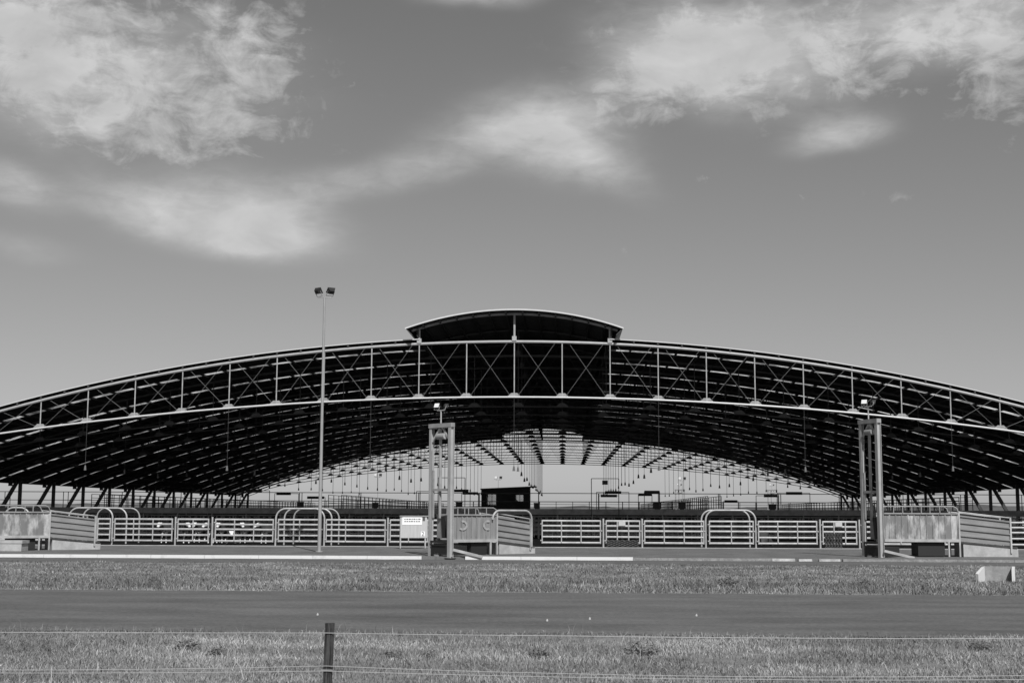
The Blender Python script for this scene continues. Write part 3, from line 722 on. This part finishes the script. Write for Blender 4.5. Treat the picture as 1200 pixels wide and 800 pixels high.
dm = bpy.data.meshes.new_from_object(fo.evaluated_get(bpy.context.evaluated_depsgraph_get())); bpy.data.objects.remove(fo)
dm.materials.clear(); dm.materials.append(M['ink'])
pl = MB().box((W*.83, -.034, .84), (.24, .012, .28)).build('number_plate', M['sign_white'], t)
d = link('digit', dm, pl, (W*.83-.09, -.046, .73)); d.rotation_euler = (pi/2, 0, 0)
MB().box((W*.86, -.034, 1.7), (.14, .012, .22)).build('dark_sticker', M['ink'], t)

# ------------------------------------------------------------------ culvert headwall
hb = at(1157.5, 682, 46.5); hx = hb.x
t = thing('culvert_headwall', 'small pale concrete culvert headwall in the verge grass near the right ramp', 'headwall', (hx, 46.5, 0))
MB().box((.46, .35, .24), (1.06, .12, .52)).build('back_wall', M['headwall'], t)
MB().hexa([(-.42,-.1,-.02),(-.36,-.2,-.02),(.0,.28,-.02),(-.06,.36,-.02)], [(-.42,-.1,.28),(-.36,-.2,.26),(.0,.28,.50),(-.06,.36,.50)]).build('wing_wall', M['kerb_white'], t)
MB().hexa([(.76,-.12,-.02),(.86,-.12,-.02),(1.0,.28,-.02),(.90,.28,-.02)], [(.76,-.12,.42),(.86,-.12,.42),(1.0,.28,.50),(.90,.28,.50)]).build('wing_wall', M['kerb_white'], t)

# ------------------------------------------------------------------ near wire fence
yw = 14.5
t = thing('wire_fence', 'old wire fence with a dark weathered post crossing the foreground grass', 'fence', (-2.47, yw, 0))
def npost(x, lean):
    mb = MB(); n = 12; hgt = 1.05
    ringv = []
    for k in range(9):
        z = -.25+ (hgt+.25)*k/8; rr_ = []
        for j in range(n):
            g = 2*pi*j/n; sqr = 1/max(abs(cos(g)), abs(sin(g)))**.75
            r_ = .046*sqr*(1+.10*mnoise.noise(Vector((cos(g)*3, sin(g)*3+x, z*1.2))))
            rr_.append((x+r_*cos(g)+lean*z, r_*sin(g), z + (.012*mnoise.noise(Vector((g*3, x, 1))) if k == 8 else 0)))
        ringv += rr_
    fs = [(k*n+j, k*n+(j+1)%n, (k+1)*n+(j+1)%n, (k+1)*n+j) for k in range(8) for j in range(n)] + [tuple(8*n+j for j in range(n))]
    mb.add(ringv, fs); o = mb.build('post', M['timber_dark'], t, True)
    return o
xsP = [-9.2, 0, 8.6, 17.4]
for x in xsP:
    po = npost(x, .025 if x == 0 else random.uniform(-.03, .03))
    for z in (.575,): MB().tube([(x-.06+.025*z, -.058, z), (x+.06+.025*z, -.058, z)], .004, 5).build('tie_wire', M['wire'], po)
for z, sag, rad in ((.955, .02, .0036), (.615, .07, .0032), (.565, .05, .0032)):
    pts = []
    for a, b in zip(xsP[:-1], xsP[1:]):
        for i in range(10):
            f = i/10; pts.append((a+(b-a)*f, -.058, z - sag*4*f*(1-f) + .004*mnoise.noise(Vector((a+f*9, z*9, 0)))))
    pts.append((xsP[-1], -.058, z))
    MB().tube(pts, rad, 5).build('wire', M['wire'], t)

# ------------------------------------------------------------------ cattle
def skin_body(name, verts, edges, radii, root=0):
    me = bpy.data.meshes.new(name); me.from_pydata(verts, edges, []); o = bpy.data.objects.new(name, me); col.objects.link(o)
    sk = o.modifiers.new('s', 'SKIN'); sk.use_smooth_shade = True
    for i, r in enumerate(radii): me.skin_vertices[0].data[i].radius = r
    me.skin_vertices[0].data[root].use_root = True
    ss = o.modifiers.new('u', 'SUBSURF'); ss.levels = 2
    bpy.context.view_layer.update()
    out = bpy.data.meshes.new_from_object(o.evaluated_get(bpy.context.evaluated_depsgraph_get()))
    bpy.data.objects.remove(o); bpy.data.meshes.remove(me); out.name = name
    return out
def cow_mesh(turn, lying=False):
    V = [(-.75,0,1.12),(-.2,0,1.06),(.42,0,1.08),(.72,0,1.22),(.95,0,1.36)]
    R = [(.29,.28),(.35,.37),(.29,.35),(.19,.25),(.14,.18)]
    E = [(0,1),(1,2),(2,3),(3,4)]
    hd = Matrix.Rotation(turn, 3, 'Z'); nk = Vector((.95,0,1.36))
    def H(p): return tuple(nk + hd @ Vector(p))
    V += [H((.2,0,.05)), H((.37,0,-.07)), H((.52,0,-.22))]; R += [(.135,.14),(.115,.12),(.09,.085)]; E += [(4,5),(5,6),(6,7)]
    for s in (1,-1):
        V += [H((.17,s*.17,.08)), H((.14,s*.28,.05))]; R += [(.05,.04),(.03,.05)]; k = len(V); E += [(5,k-2),(k-2,k-1)]
    dz = -.55 if lying else 0
    for s in (1,-1):
        if lying: pts = [(.48,s*.24,.78),(.62,s*.3,.64),(.85,s*.3,.62),(.6,s*.34,.6)]
        else: pts = [(.46,s*.17,.78),(.48,s*.18,.44),(.46,s*.18,.1),(.5,s*.18,.03)]
        b = len(V); V += pts; R += [(.12,.13),(.068,.068),(.045,.045),(.06,.05)]; E += [(2,b),(b,b+1),(b+1,b+2),(b+2,b+3)]
        if lying: pts = [(-.7,s*.3,.8),(-.35,s*.38,.66),(-.75,s*.42,.61),(-.4,s*.44,.6)]
        else: pts = [(-.72,s*.2,.82),(-.66,s*.2,.66),(-.9,s*.19,.46),(-.84,s*.19,.05)]
        b = len(V); V += pts; R += [(.17,.15),(.11,.11),(.062,.062),(.055,.05)]; E += [(0,b),(b,b+1),(b+1,b+2),(b+2,b+3)]
    b = len(V); V += [(-1.04,0,1.24),(-1.11,0,.95),(-1.10,0,.62)]; R += [(.04,.04),(.025,.025),(.045,.045)]; E += [(0,b),(b,b+1),(b+1,b+2)]
    V = [(x, y, z+dz) for x, y, z in V]
    me = skin_body('cattle_body', V, E, R)
    me.materials.clear(); me.materials.append(M['hide']); me.materials.append(M['hide_white'])
    for p in me.polygons:
        c = p.center; q = hd.transposed() @ (Vector((c.x, c.y, c.z-dz)) - nk)
        face = q.x > .12 and abs(q.y) < .15
        brisket = c.x > .35 and (c.z-dz) < .9 and abs(c.y) < .12 and c.x < .95
        feet = (c.z-dz) < .3 and not lying
        p.material_index = 1 if (face or brisket or feet) else 0
    return me
cm = [cow_mesh(0), cow_mesh(.55), cow_mesh(-.6), cow_mesh(.25, True)]
for px, Y, rz, k, lb in ((186, 88.5, -1.75, 0, 'white faced dark cattle beast standing behind the panel right of the left foot gate'),
        (218, 88.0, -1.35, 1, 'white faced dark cattle beast at the left end of the short panel'),
        (227, 90.5, -1.6, 0, 'white faced dark cattle beast standing furthest back behind the short panel'),
        (242, 88.3, -1.7, 2, 'white faced dark cattle beast at the right end of the short panel'),
        (255, 89.0, -1.5, 0, 'white faced dark cattle beast behind the post right of the short panel'),
        (270, 87.2, -1.45, 3, 'white faced dark cattle beast lying down behind the fence'),
        (281, 89.5, -1.6, 1, 'white faced dark cattle beast standing right behind the lying one'),
        (302, 88.8, -1.9, 2, 'white faced dark cattle beast standing alone, rightmost of the left herd')):
    o = link('cattle_beast', cm[k], None, (atx(px, Y)-1.2*cos(rz), Y-1.2*sin(rz), ZA), rz)
    tag(o, lb, 'cow', 'cattle waiting in the front pens'); o.scale = (.92,)*3
o = link('cattle_beast', cm[3], None, (atx(893, 91), 91.2, ZA), 1.9); tag(o, 'dark cattle beast lying in the pen right of the right hoop gate', 'cow', 'cattle waiting in the front pens')

# ------------------------------------------------------------------ grass and weeds
def fbm(x, y, s, seed):
    out = np.zeros_like(x); amp = 1; tot = 0
    for o in range(3):
        out += amp*np.array([mnoise.noise(Vector((a*s, b*s, seed+o*3.1))) for a, b in zip(x, y)]); tot += amp; amp *= .5; s *= 2.1
    return out/tot
def grass(name, n, x0, x1, y0, y1, hmin, hmax, wid, m, seed, edge=None, cone=True):
    x = rng.uniform(x0, x1, n); y = y0 + (y1-y0)*rng.uniform(0, 1, n)**1.0
    if cone:
        half = .42*y + 2.0; x = rng.uniform(-1, 1, n)*half - .038*y
    c = fbm(x, y, .55, seed); c2 = fbm(x*.35, y, .9, seed+20)
    keep = rng.uniform(-.85, .55, n) < c*2.0+.2
    if edge is not None: keep &= edge(x, y)
    x, y, c, c2 = x[keep], y[keep], c[keep], c2[keep]; n = len(x)
    h = (hmin + (hmax-hmin)*rng.beta(1.6, 4.0, n))*(1+.55*c)*(1+.6*c2); h = np.maximum(h, .02)
    a = rng.uniform(0, 2*pi, n); ln = rng.uniform(.15, 1.25, n)*h; la = rng.uniform(0, 2*pi, n); w = wid*rng.uniform(.5, 1.3, n)
    dx, dy = np.cos(a)*w, np.sin(a)*w; lx_, ly_ = np.cos(la)*ln, np.sin(la)*ln
    z = np.zeros(n)
    v = np.stack([np.stack([x-dx, y-dy, z], 1), np.stack([x+dx, y+dy, z], 1),
                  np.stack([x+lx_*.35+dx*.75, y+ly_*.35+dy*.75, h*.55], 1), np.stack([x+lx_*.35-dx*.75, y+ly_*.35-dy*.75, h*.55], 1),
                  np.stack([x+lx_, y+ly_, h*(1-.3*ln/h)], 1)], 1).reshape(-1, 3)
    me = bpy.data.meshes.new(name)
    me.vertices.add(n*5); me.vertices.foreach_set('co', v.ravel().astype(np.float32))
    b = np.arange(n)*5
    loops = np.stack([b, b+1, b+2, b+3, b+3, b+2, b+4], 1).ravel()
    me.loops.add(n*7); me.loops.foreach_set('vertex_index', loops.astype(np.int32))
    starts = np.stack([np.arange(n)*7, np.arange(n)*7+4], 1).ravel()
    me.polygons.add(n*2); me.polygons.foreach_set('loop_start', starts.astype(np.int32))
    me.update(); me.validate()
    tone = np.clip(.38 + .25*rng.standard_normal(n) + .25*c2, 0, 1)
    at_ = me.attributes.new('tone', 'FLOAT', 'POINT'); at_.data.foreach_set('value', np.repeat(tone, 5).astype(np.float32))
    me.materials.append(m)
    o = link(name, me); tag(o, kind='stuff'); return o
grass('grass', 300000, 0, 0, 15.2, 25.9, .03, .15, .0055, M['grass'], 3.0, edge=lambda x, y: (y < 25.25+.25*rng.standard_normal(len(y))))
grass('grass', 190000, 0, 0, 38.2, 60.6, .04, .16, .011, M['grass_far'], 8.0, edge=lambda x, y: (y > 38.7+.3*rng.standard_normal(len(y))) & (y < 59.9+.3*rng.standard_normal(len(y))))
grass('grass', 30000, 0, 0, 39.0, 44.5, .10, .34, .010, M['grass_far'], 15.0)
def stalk_edge(x, y): return rng.uniform(0, 1, len(y)) < .8
grass('grass', 5000, 0, 0, 15.5, 25.4, .16, .42, .0032, M['grass'], 33.0, edge=stalk_edge)
def weed_mesh(seed, n=260, r=.34, h=.34):
    rs = random.Random(seed); mb = MB()
    for i in range(n):
        a = rs.uniform(0, 2*pi); rr_ = r*sqrt(rs.random()); zz = h*rs.uniform(.1, 1)*(1-.6*(rr_/r)**2)
        p = Vector((rr_*cos(a), rr_*sin(a)*.8, zz)); s = rs.uniform(.02, .05)
        d1 = Vector((rs.uniform(-1,1), rs.uniform(-1,1), rs.uniform(-.4,1))).normalized()*s*1.8; d2 = Vector((rs.uniform(-1,1), rs.uniform(-1,1), rs.uniform(-1,1))).normalized()*s*.5
        mb.add([p-d1, p-d2, p+d1, p+d2], [(0,1,2,3)])
    for i in range(18):
        a = rs.uniform(0, 2*pi); rr_ = r*rs.uniform(.2, .95); mb.tube([(0,0,0),(rr_*.5*cos(a), rr_*.4*sin(a), h*.5),(rr_*cos(a), rr_*.8*sin(a), h*rs.uniform(.6,1.05))], .006, 4)
    return mb
wm = [weed_mesh(i).mesh('weed', M['weed']) for i in range(3)]
for i, (px, py, s, lb) in enumerate(((462, 772, .7, 'small dark weed in the near grass right of the fence post'), (505, 772, .7, 'dark upright weed in the near grass left of centre'), (632, 771, .75, 'compact dark weed in the near grass at picture centre'), (752, 768, 1.15, 'largest dark spreading weed in the near grass'),
        (221, 762, .9, 'dark weed in the near grass left of the post, beside another'), (255, 768, .7, 'dark small weed in the near grass closest to the post on its left'), (1150, 762, .8, 'dark weed in the near grass at far right'),
        (854, 688, 1.5, 'wide dark weed clump at the far road edge on the right'), (940, 688, .8, 'dark weed at the far road edge between two larger clumps'), (1015, 686, 1.2, 'dark weed clump at the far road edge below the right tower'),
        (430, 684, 1.0, 'dark weed at the far road edge below the lamp pole'), (592, 686, .9, 'dark weed at the far road edge below the middle ramp'), (45, 683, 1.1, 'dark weed clump in the far verge at the left picture edge'), (180, 683, 1.0, 'dark weed in the far verge on the left'))):
    d_ = ray(px, py); k = -EYE/d_.z; o = link('weed', wm[i % 3], None, (d_.x*k, d_.y*k, 0), random.uniform(0, 6)); o.scale = (s*.8, s*.8, s*.62)
    tag(o, lb, 'weed', 'dark weeds in the grass')
for px, py, lb in ((372, 721, 'pale stone on the road above the fence post'), (641, 728, 'pale stone on the road at picture centre'), (691, 726, 'pale stone on the road right of the centre one'), (816, 722, 'pale stone on the road below the right fence panels')):
    d_ = ray(px, py); k = -EYE/d_.z; mb = MB(); mb.tube([(0,0,0),(.005,0,.025),(.0,0,.045)], .026, 7, r2=.012)
    o = mb.build('stone', M['stone'], None, True, (d_.x*k, d_.y*k, .012)); tag(o, lb, 'stone')

# ------------------------------------------------------------------ light
SAZ = 17.0; SEL = 45.0        # sun behind the camera, a little to the right
sd = Vector((sin(radians(SAZ))*cos(radians(SEL)), -cos(radians(SAZ))*cos(radians(SEL)), sin(radians(SEL))))
sl = bpy.data.lights.new('sun', 'SUN'); sl.energy = 3.6; sl.angle = radians(.53); sl.color = (1, 1, 1)
so = bpy.data.objects.new('sun', sl); col.objects.link(so); so.rotation_euler = (-sd).to_track_quat('-Z', 'Y').to_euler()

wd = bpy.data.worlds.new('World'); scene.world = wd; wd.use_nodes = True
nt = wd.node_tree; N = nt.nodes; L = nt.links
bg = N['Background']
sky = N.new('ShaderNodeTexSky'); sky.sky_type = 'NISHITA'; sky.sun_disc = False
sky.sun_elevation = radians(SEL); sky.sun_rotation = atan2(sd.x, sd.y); sky.dust_density = 0.7; sky.air_density = 1.0; sky.ozone_density = 1.0
def V(x):
    return x
def math_(op, a, b=None, c=None, clamp=False):
    n = N.new('ShaderNodeMath'); n.operation = op; n.use_clamp = clamp
    for i, q in enumerate((a, b, c)):
        if q is None: continue
        if isinstance(q, (int, float)): n.inputs[i].default_value = q
        else: L.new(q, n.inputs[i])
    return n.outputs[0]
sep = N.new('ShaderNodeSeparateColor'); L.new(sky.outputs[0], sep.inputs[0])
grey = math_('ADD', math_('MULTIPLY', sep.outputs[0], .55), math_('MULTIPLY', sep.outputs[1], .30))   # black and white film seen through an orange filter
STR = .069; XE = STR*1.275
grey = math_('MULTIPLY', grey, math_('MAXIMUM', math_('MULTIPLY_ADD', grey, -.62*XE, 1.28), .6))   # film response
tc = N.new('ShaderNodeTexCoord'); sx = N.new('ShaderNodeSeparateXYZ'); L.new(tc.outputs['Generated'], sx.inputs[0])
AZ = math_('MULTIPLY', math_('ARCTAN2', sx.outputs[0], sx.outputs[1]), 180/pi)
EL = math_('MULTIPLY', math_('ARCSINE', sx.outputs[2]), 180/pi)
def azel(px, py):
    d = ray(px, py).normalized(); return math.degrees(atan2(d.x, d.y)), math.degrees(math.asin(d.z))
cv = N.new('ShaderNodeCombineXYZ'); L.new(AZ, cv.inputs[0]); L.new(EL, cv.inputs[1])
def tex(scale, detail, rough, sxy=(1, 1), off=(0, 0), dist=0.0, rot=0.0):
    mp = N.new('ShaderNodeMapping'); mp.inputs['Scale'].default_value = (sxy[0], sxy[1], 1); mp.inputs['Location'].default_value = (off[0], off[1], 0); mp.inputs['Rotation'].default_value = (0, 0, rot)
    L.new(cv.outputs[0], mp.inputs[0])
    t = N.new('ShaderNodeTexNoise'); t.inputs['Scale'].default_value = scale; t.inputs['Detail'].default_value = detail; t.inputs['Roughness'].default_value = rough; t.inputs['Distortion'].default_value = dist
    L.new(mp.outputs[0], t.inputs['Vector']); return t.outputs['Fac']
warp1 = tex(.22, 3, .5, off=(3, 8)); warp2 = tex(.22, 3, .5, off=(30, 50))
def ell(px, py, rx, ry, rot, amp, warp=0.0, soft=1.0, low=1.0):
    a, e = azel(px, py); k = math.degrees(1/F)*.96; rx *= k; ry *= k; r = radians(rot)
    X_ = math_('SUBTRACT', AZ, a); Y_ = math_('SUBTRACT', EL, e)
    if warp:
        X_ = math_('MULTIPLY_ADD', math_('SUBTRACT', warp1, .5), warp, X_); Y_ = math_('MULTIPLY_ADD', math_('SUBTRACT', warp2, .5), warp, Y_)
    u_ = math_('ADD', math_('MULTIPLY', X_, cos(r)/rx), math_('MULTIPLY', Y_, sin(r)/rx))
    v_ = math_('ADD', math_('MULTIPLY', X_, -sin(r)/ry), math_('MULTIPLY', Y_, cos(r)/ry))
    if low != 1.0: v_ = math_('MAXIMUM', v_, math_('MULTIPLY', v_, -low))
    d2 = math_('ADD', math_('MULTIPLY', u_, u_), math_('MULTIPLY', v_, v_))
    g = math_('POWER', 2.718, math_('MULTIPLY', math_('POWER', d2, 1.5), -soft))
    return math_('MULTIPLY', g, amp)
def total(l):
    s = l[0]
    for q in l[1:]: s = math_('ADD', s, q)
    return s
soft = total([ell(268, 276, 116, 64, -5, .82, .25, 1.0, 2.6), ell(310, 284, 72, 52, 2, .50, .2, 1.0, 2.8), ell(160, 252, 95, 38, -16, .38, .5, 1, 2.0), ell(10, 216, 58, 24, -16, .48, .8),
              ell(430, 208, 150, 22, 12, .33, 1.0), ell(640, 165, 92, 52, -10, .78, .9, 1.0, 1.25), ell(575, 150, 110, 34, 18, .28, 1.0), ell(700, 190, 70, 26, -28, .32, .8), ell(850, 66, 140, 62, -10, .78, 1.3), ell(790, 55, 80, 45, 0, .35, 1.3), ell(930, 30, 90, 40, 0, .35, 1.3),
              ell(985, 162, 58, 26, 8, .62, .8, 1, 1.7), ell(720, 110, 80, 34, 20, .30, 1.2), ell(1130, 20, 130, 52, -5, .78, 1.5), ell(30, 290, 50, 14, -5, .22, 1), ell(560, -8, 70, 15, 0, .5, 1), ell(120, 75, 200, 80, 0, .40, 1.5), ell(40, 80, 90, 80, 0, .35, 1.5)])
rag = total([ell(140, 70, 215, 92, -6, .95, 1.8, .9), ell(315, 45, 75, 55, 0, .6, 1.8), ell(190, 150, 190, 50, -6, .5, 1.8), ell(40, 30, 90, 60, 0, .5, 1.6), ell(760, 100, 90, 45, 25, .5, 1.6), ell(850, 70, 175, 80, -12, .85, 1.6), ell(1060, 40, 140, 55, 0, .62, 1.6), ell(1150, 60, 90, 85, -30, .72, 1.6), ell(1190, 150, 40, 60, 0, .4, 1.6),
             ell(430, 95, 24, 14, 0, .5, 1), ell(950, 228, 22, 9, 0, .5, 1), ell(828, 215, 24, 16, 0, .5, 1), ell(730, 298, 34, 10, 0, .42, 1), ell(1055, 230, 40, 10, 0, .42, 1)])
streak = tex(.55, 6, .6, (.55, 1.5), (2, 5), .6, radians(10)); puff = tex(.50, 10, .64, (1, 1.3), (11, 4), .5)
fine = tex(1.1, 9, .62, (.6, 1.5), (21, 9), .5, radians(-8))
sm = math_('MINIMUM', math_('MULTIPLY', soft, 2.2), 1.0)
softd = math_('MULTIPLY', soft, math_('MULTIPLY_ADD', streak, .9, .55))
softd = math_('ADD', softd, math_('MULTIPLY', sm, math_('MULTIPLY', math_('SUBTRACT', fine, .5), .75)), None, True)
ragn = math_('ADD', math_('MULTIPLY', math_('SUBTRACT', puff, .5), 3.9), math_('MULTIPLY', math_('SUBTRACT', fine, .5), 1.1))
ragd = math_('MULTIPLY', math_('SUBTRACT', math_('ADD', rag, ragn), .60), 1.15, clamp=True)
ragd = math_('MULTIPLY', ragd, math_('MINIMUM', math_('MULTIPLY', rag, 1.3), .72))
dens = math_('MINIMUM', math_('ADD', math_('MINIMUM', softd, .95), math_('MULTIPLY', ragd, math_('SUBTRACT', 1.0, math_('MULTIPLY', softd, .6)))), .97)
shade = tex(.30, 5, .55, (.8, 1.6), (7, 31), .3)
cloudlum = math_('MULTIPLY_ADD', shade, .46/XE, .33/XE)
mix = math_('ADD', math_('MULTIPLY', grey, math_('SUBTRACT', 1.0, dens)), math_('MULTIPLY', dens, math_('MAXIMUM', cloudlum, grey)))
cc = N.new('ShaderNodeCombineColor'); [L.new(mix, cc.inputs[i]) for i in range(3)]
L.new(cc.outputs[0], bg.inputs['Color']); bg.inputs['Strength'].default_value = STR

vs_ = scene.view_settings; vs_.view_transform = 'Standard'; vs_.look = 'None'; vs_.exposure = 0.35; vs_.gamma = 1; vs_.use_curve_mapping = False
scene.render.engine = 'CYCLES'; scene.cycles.max_bounces = 6; scene.cycles.transparent_max_bounces = 12
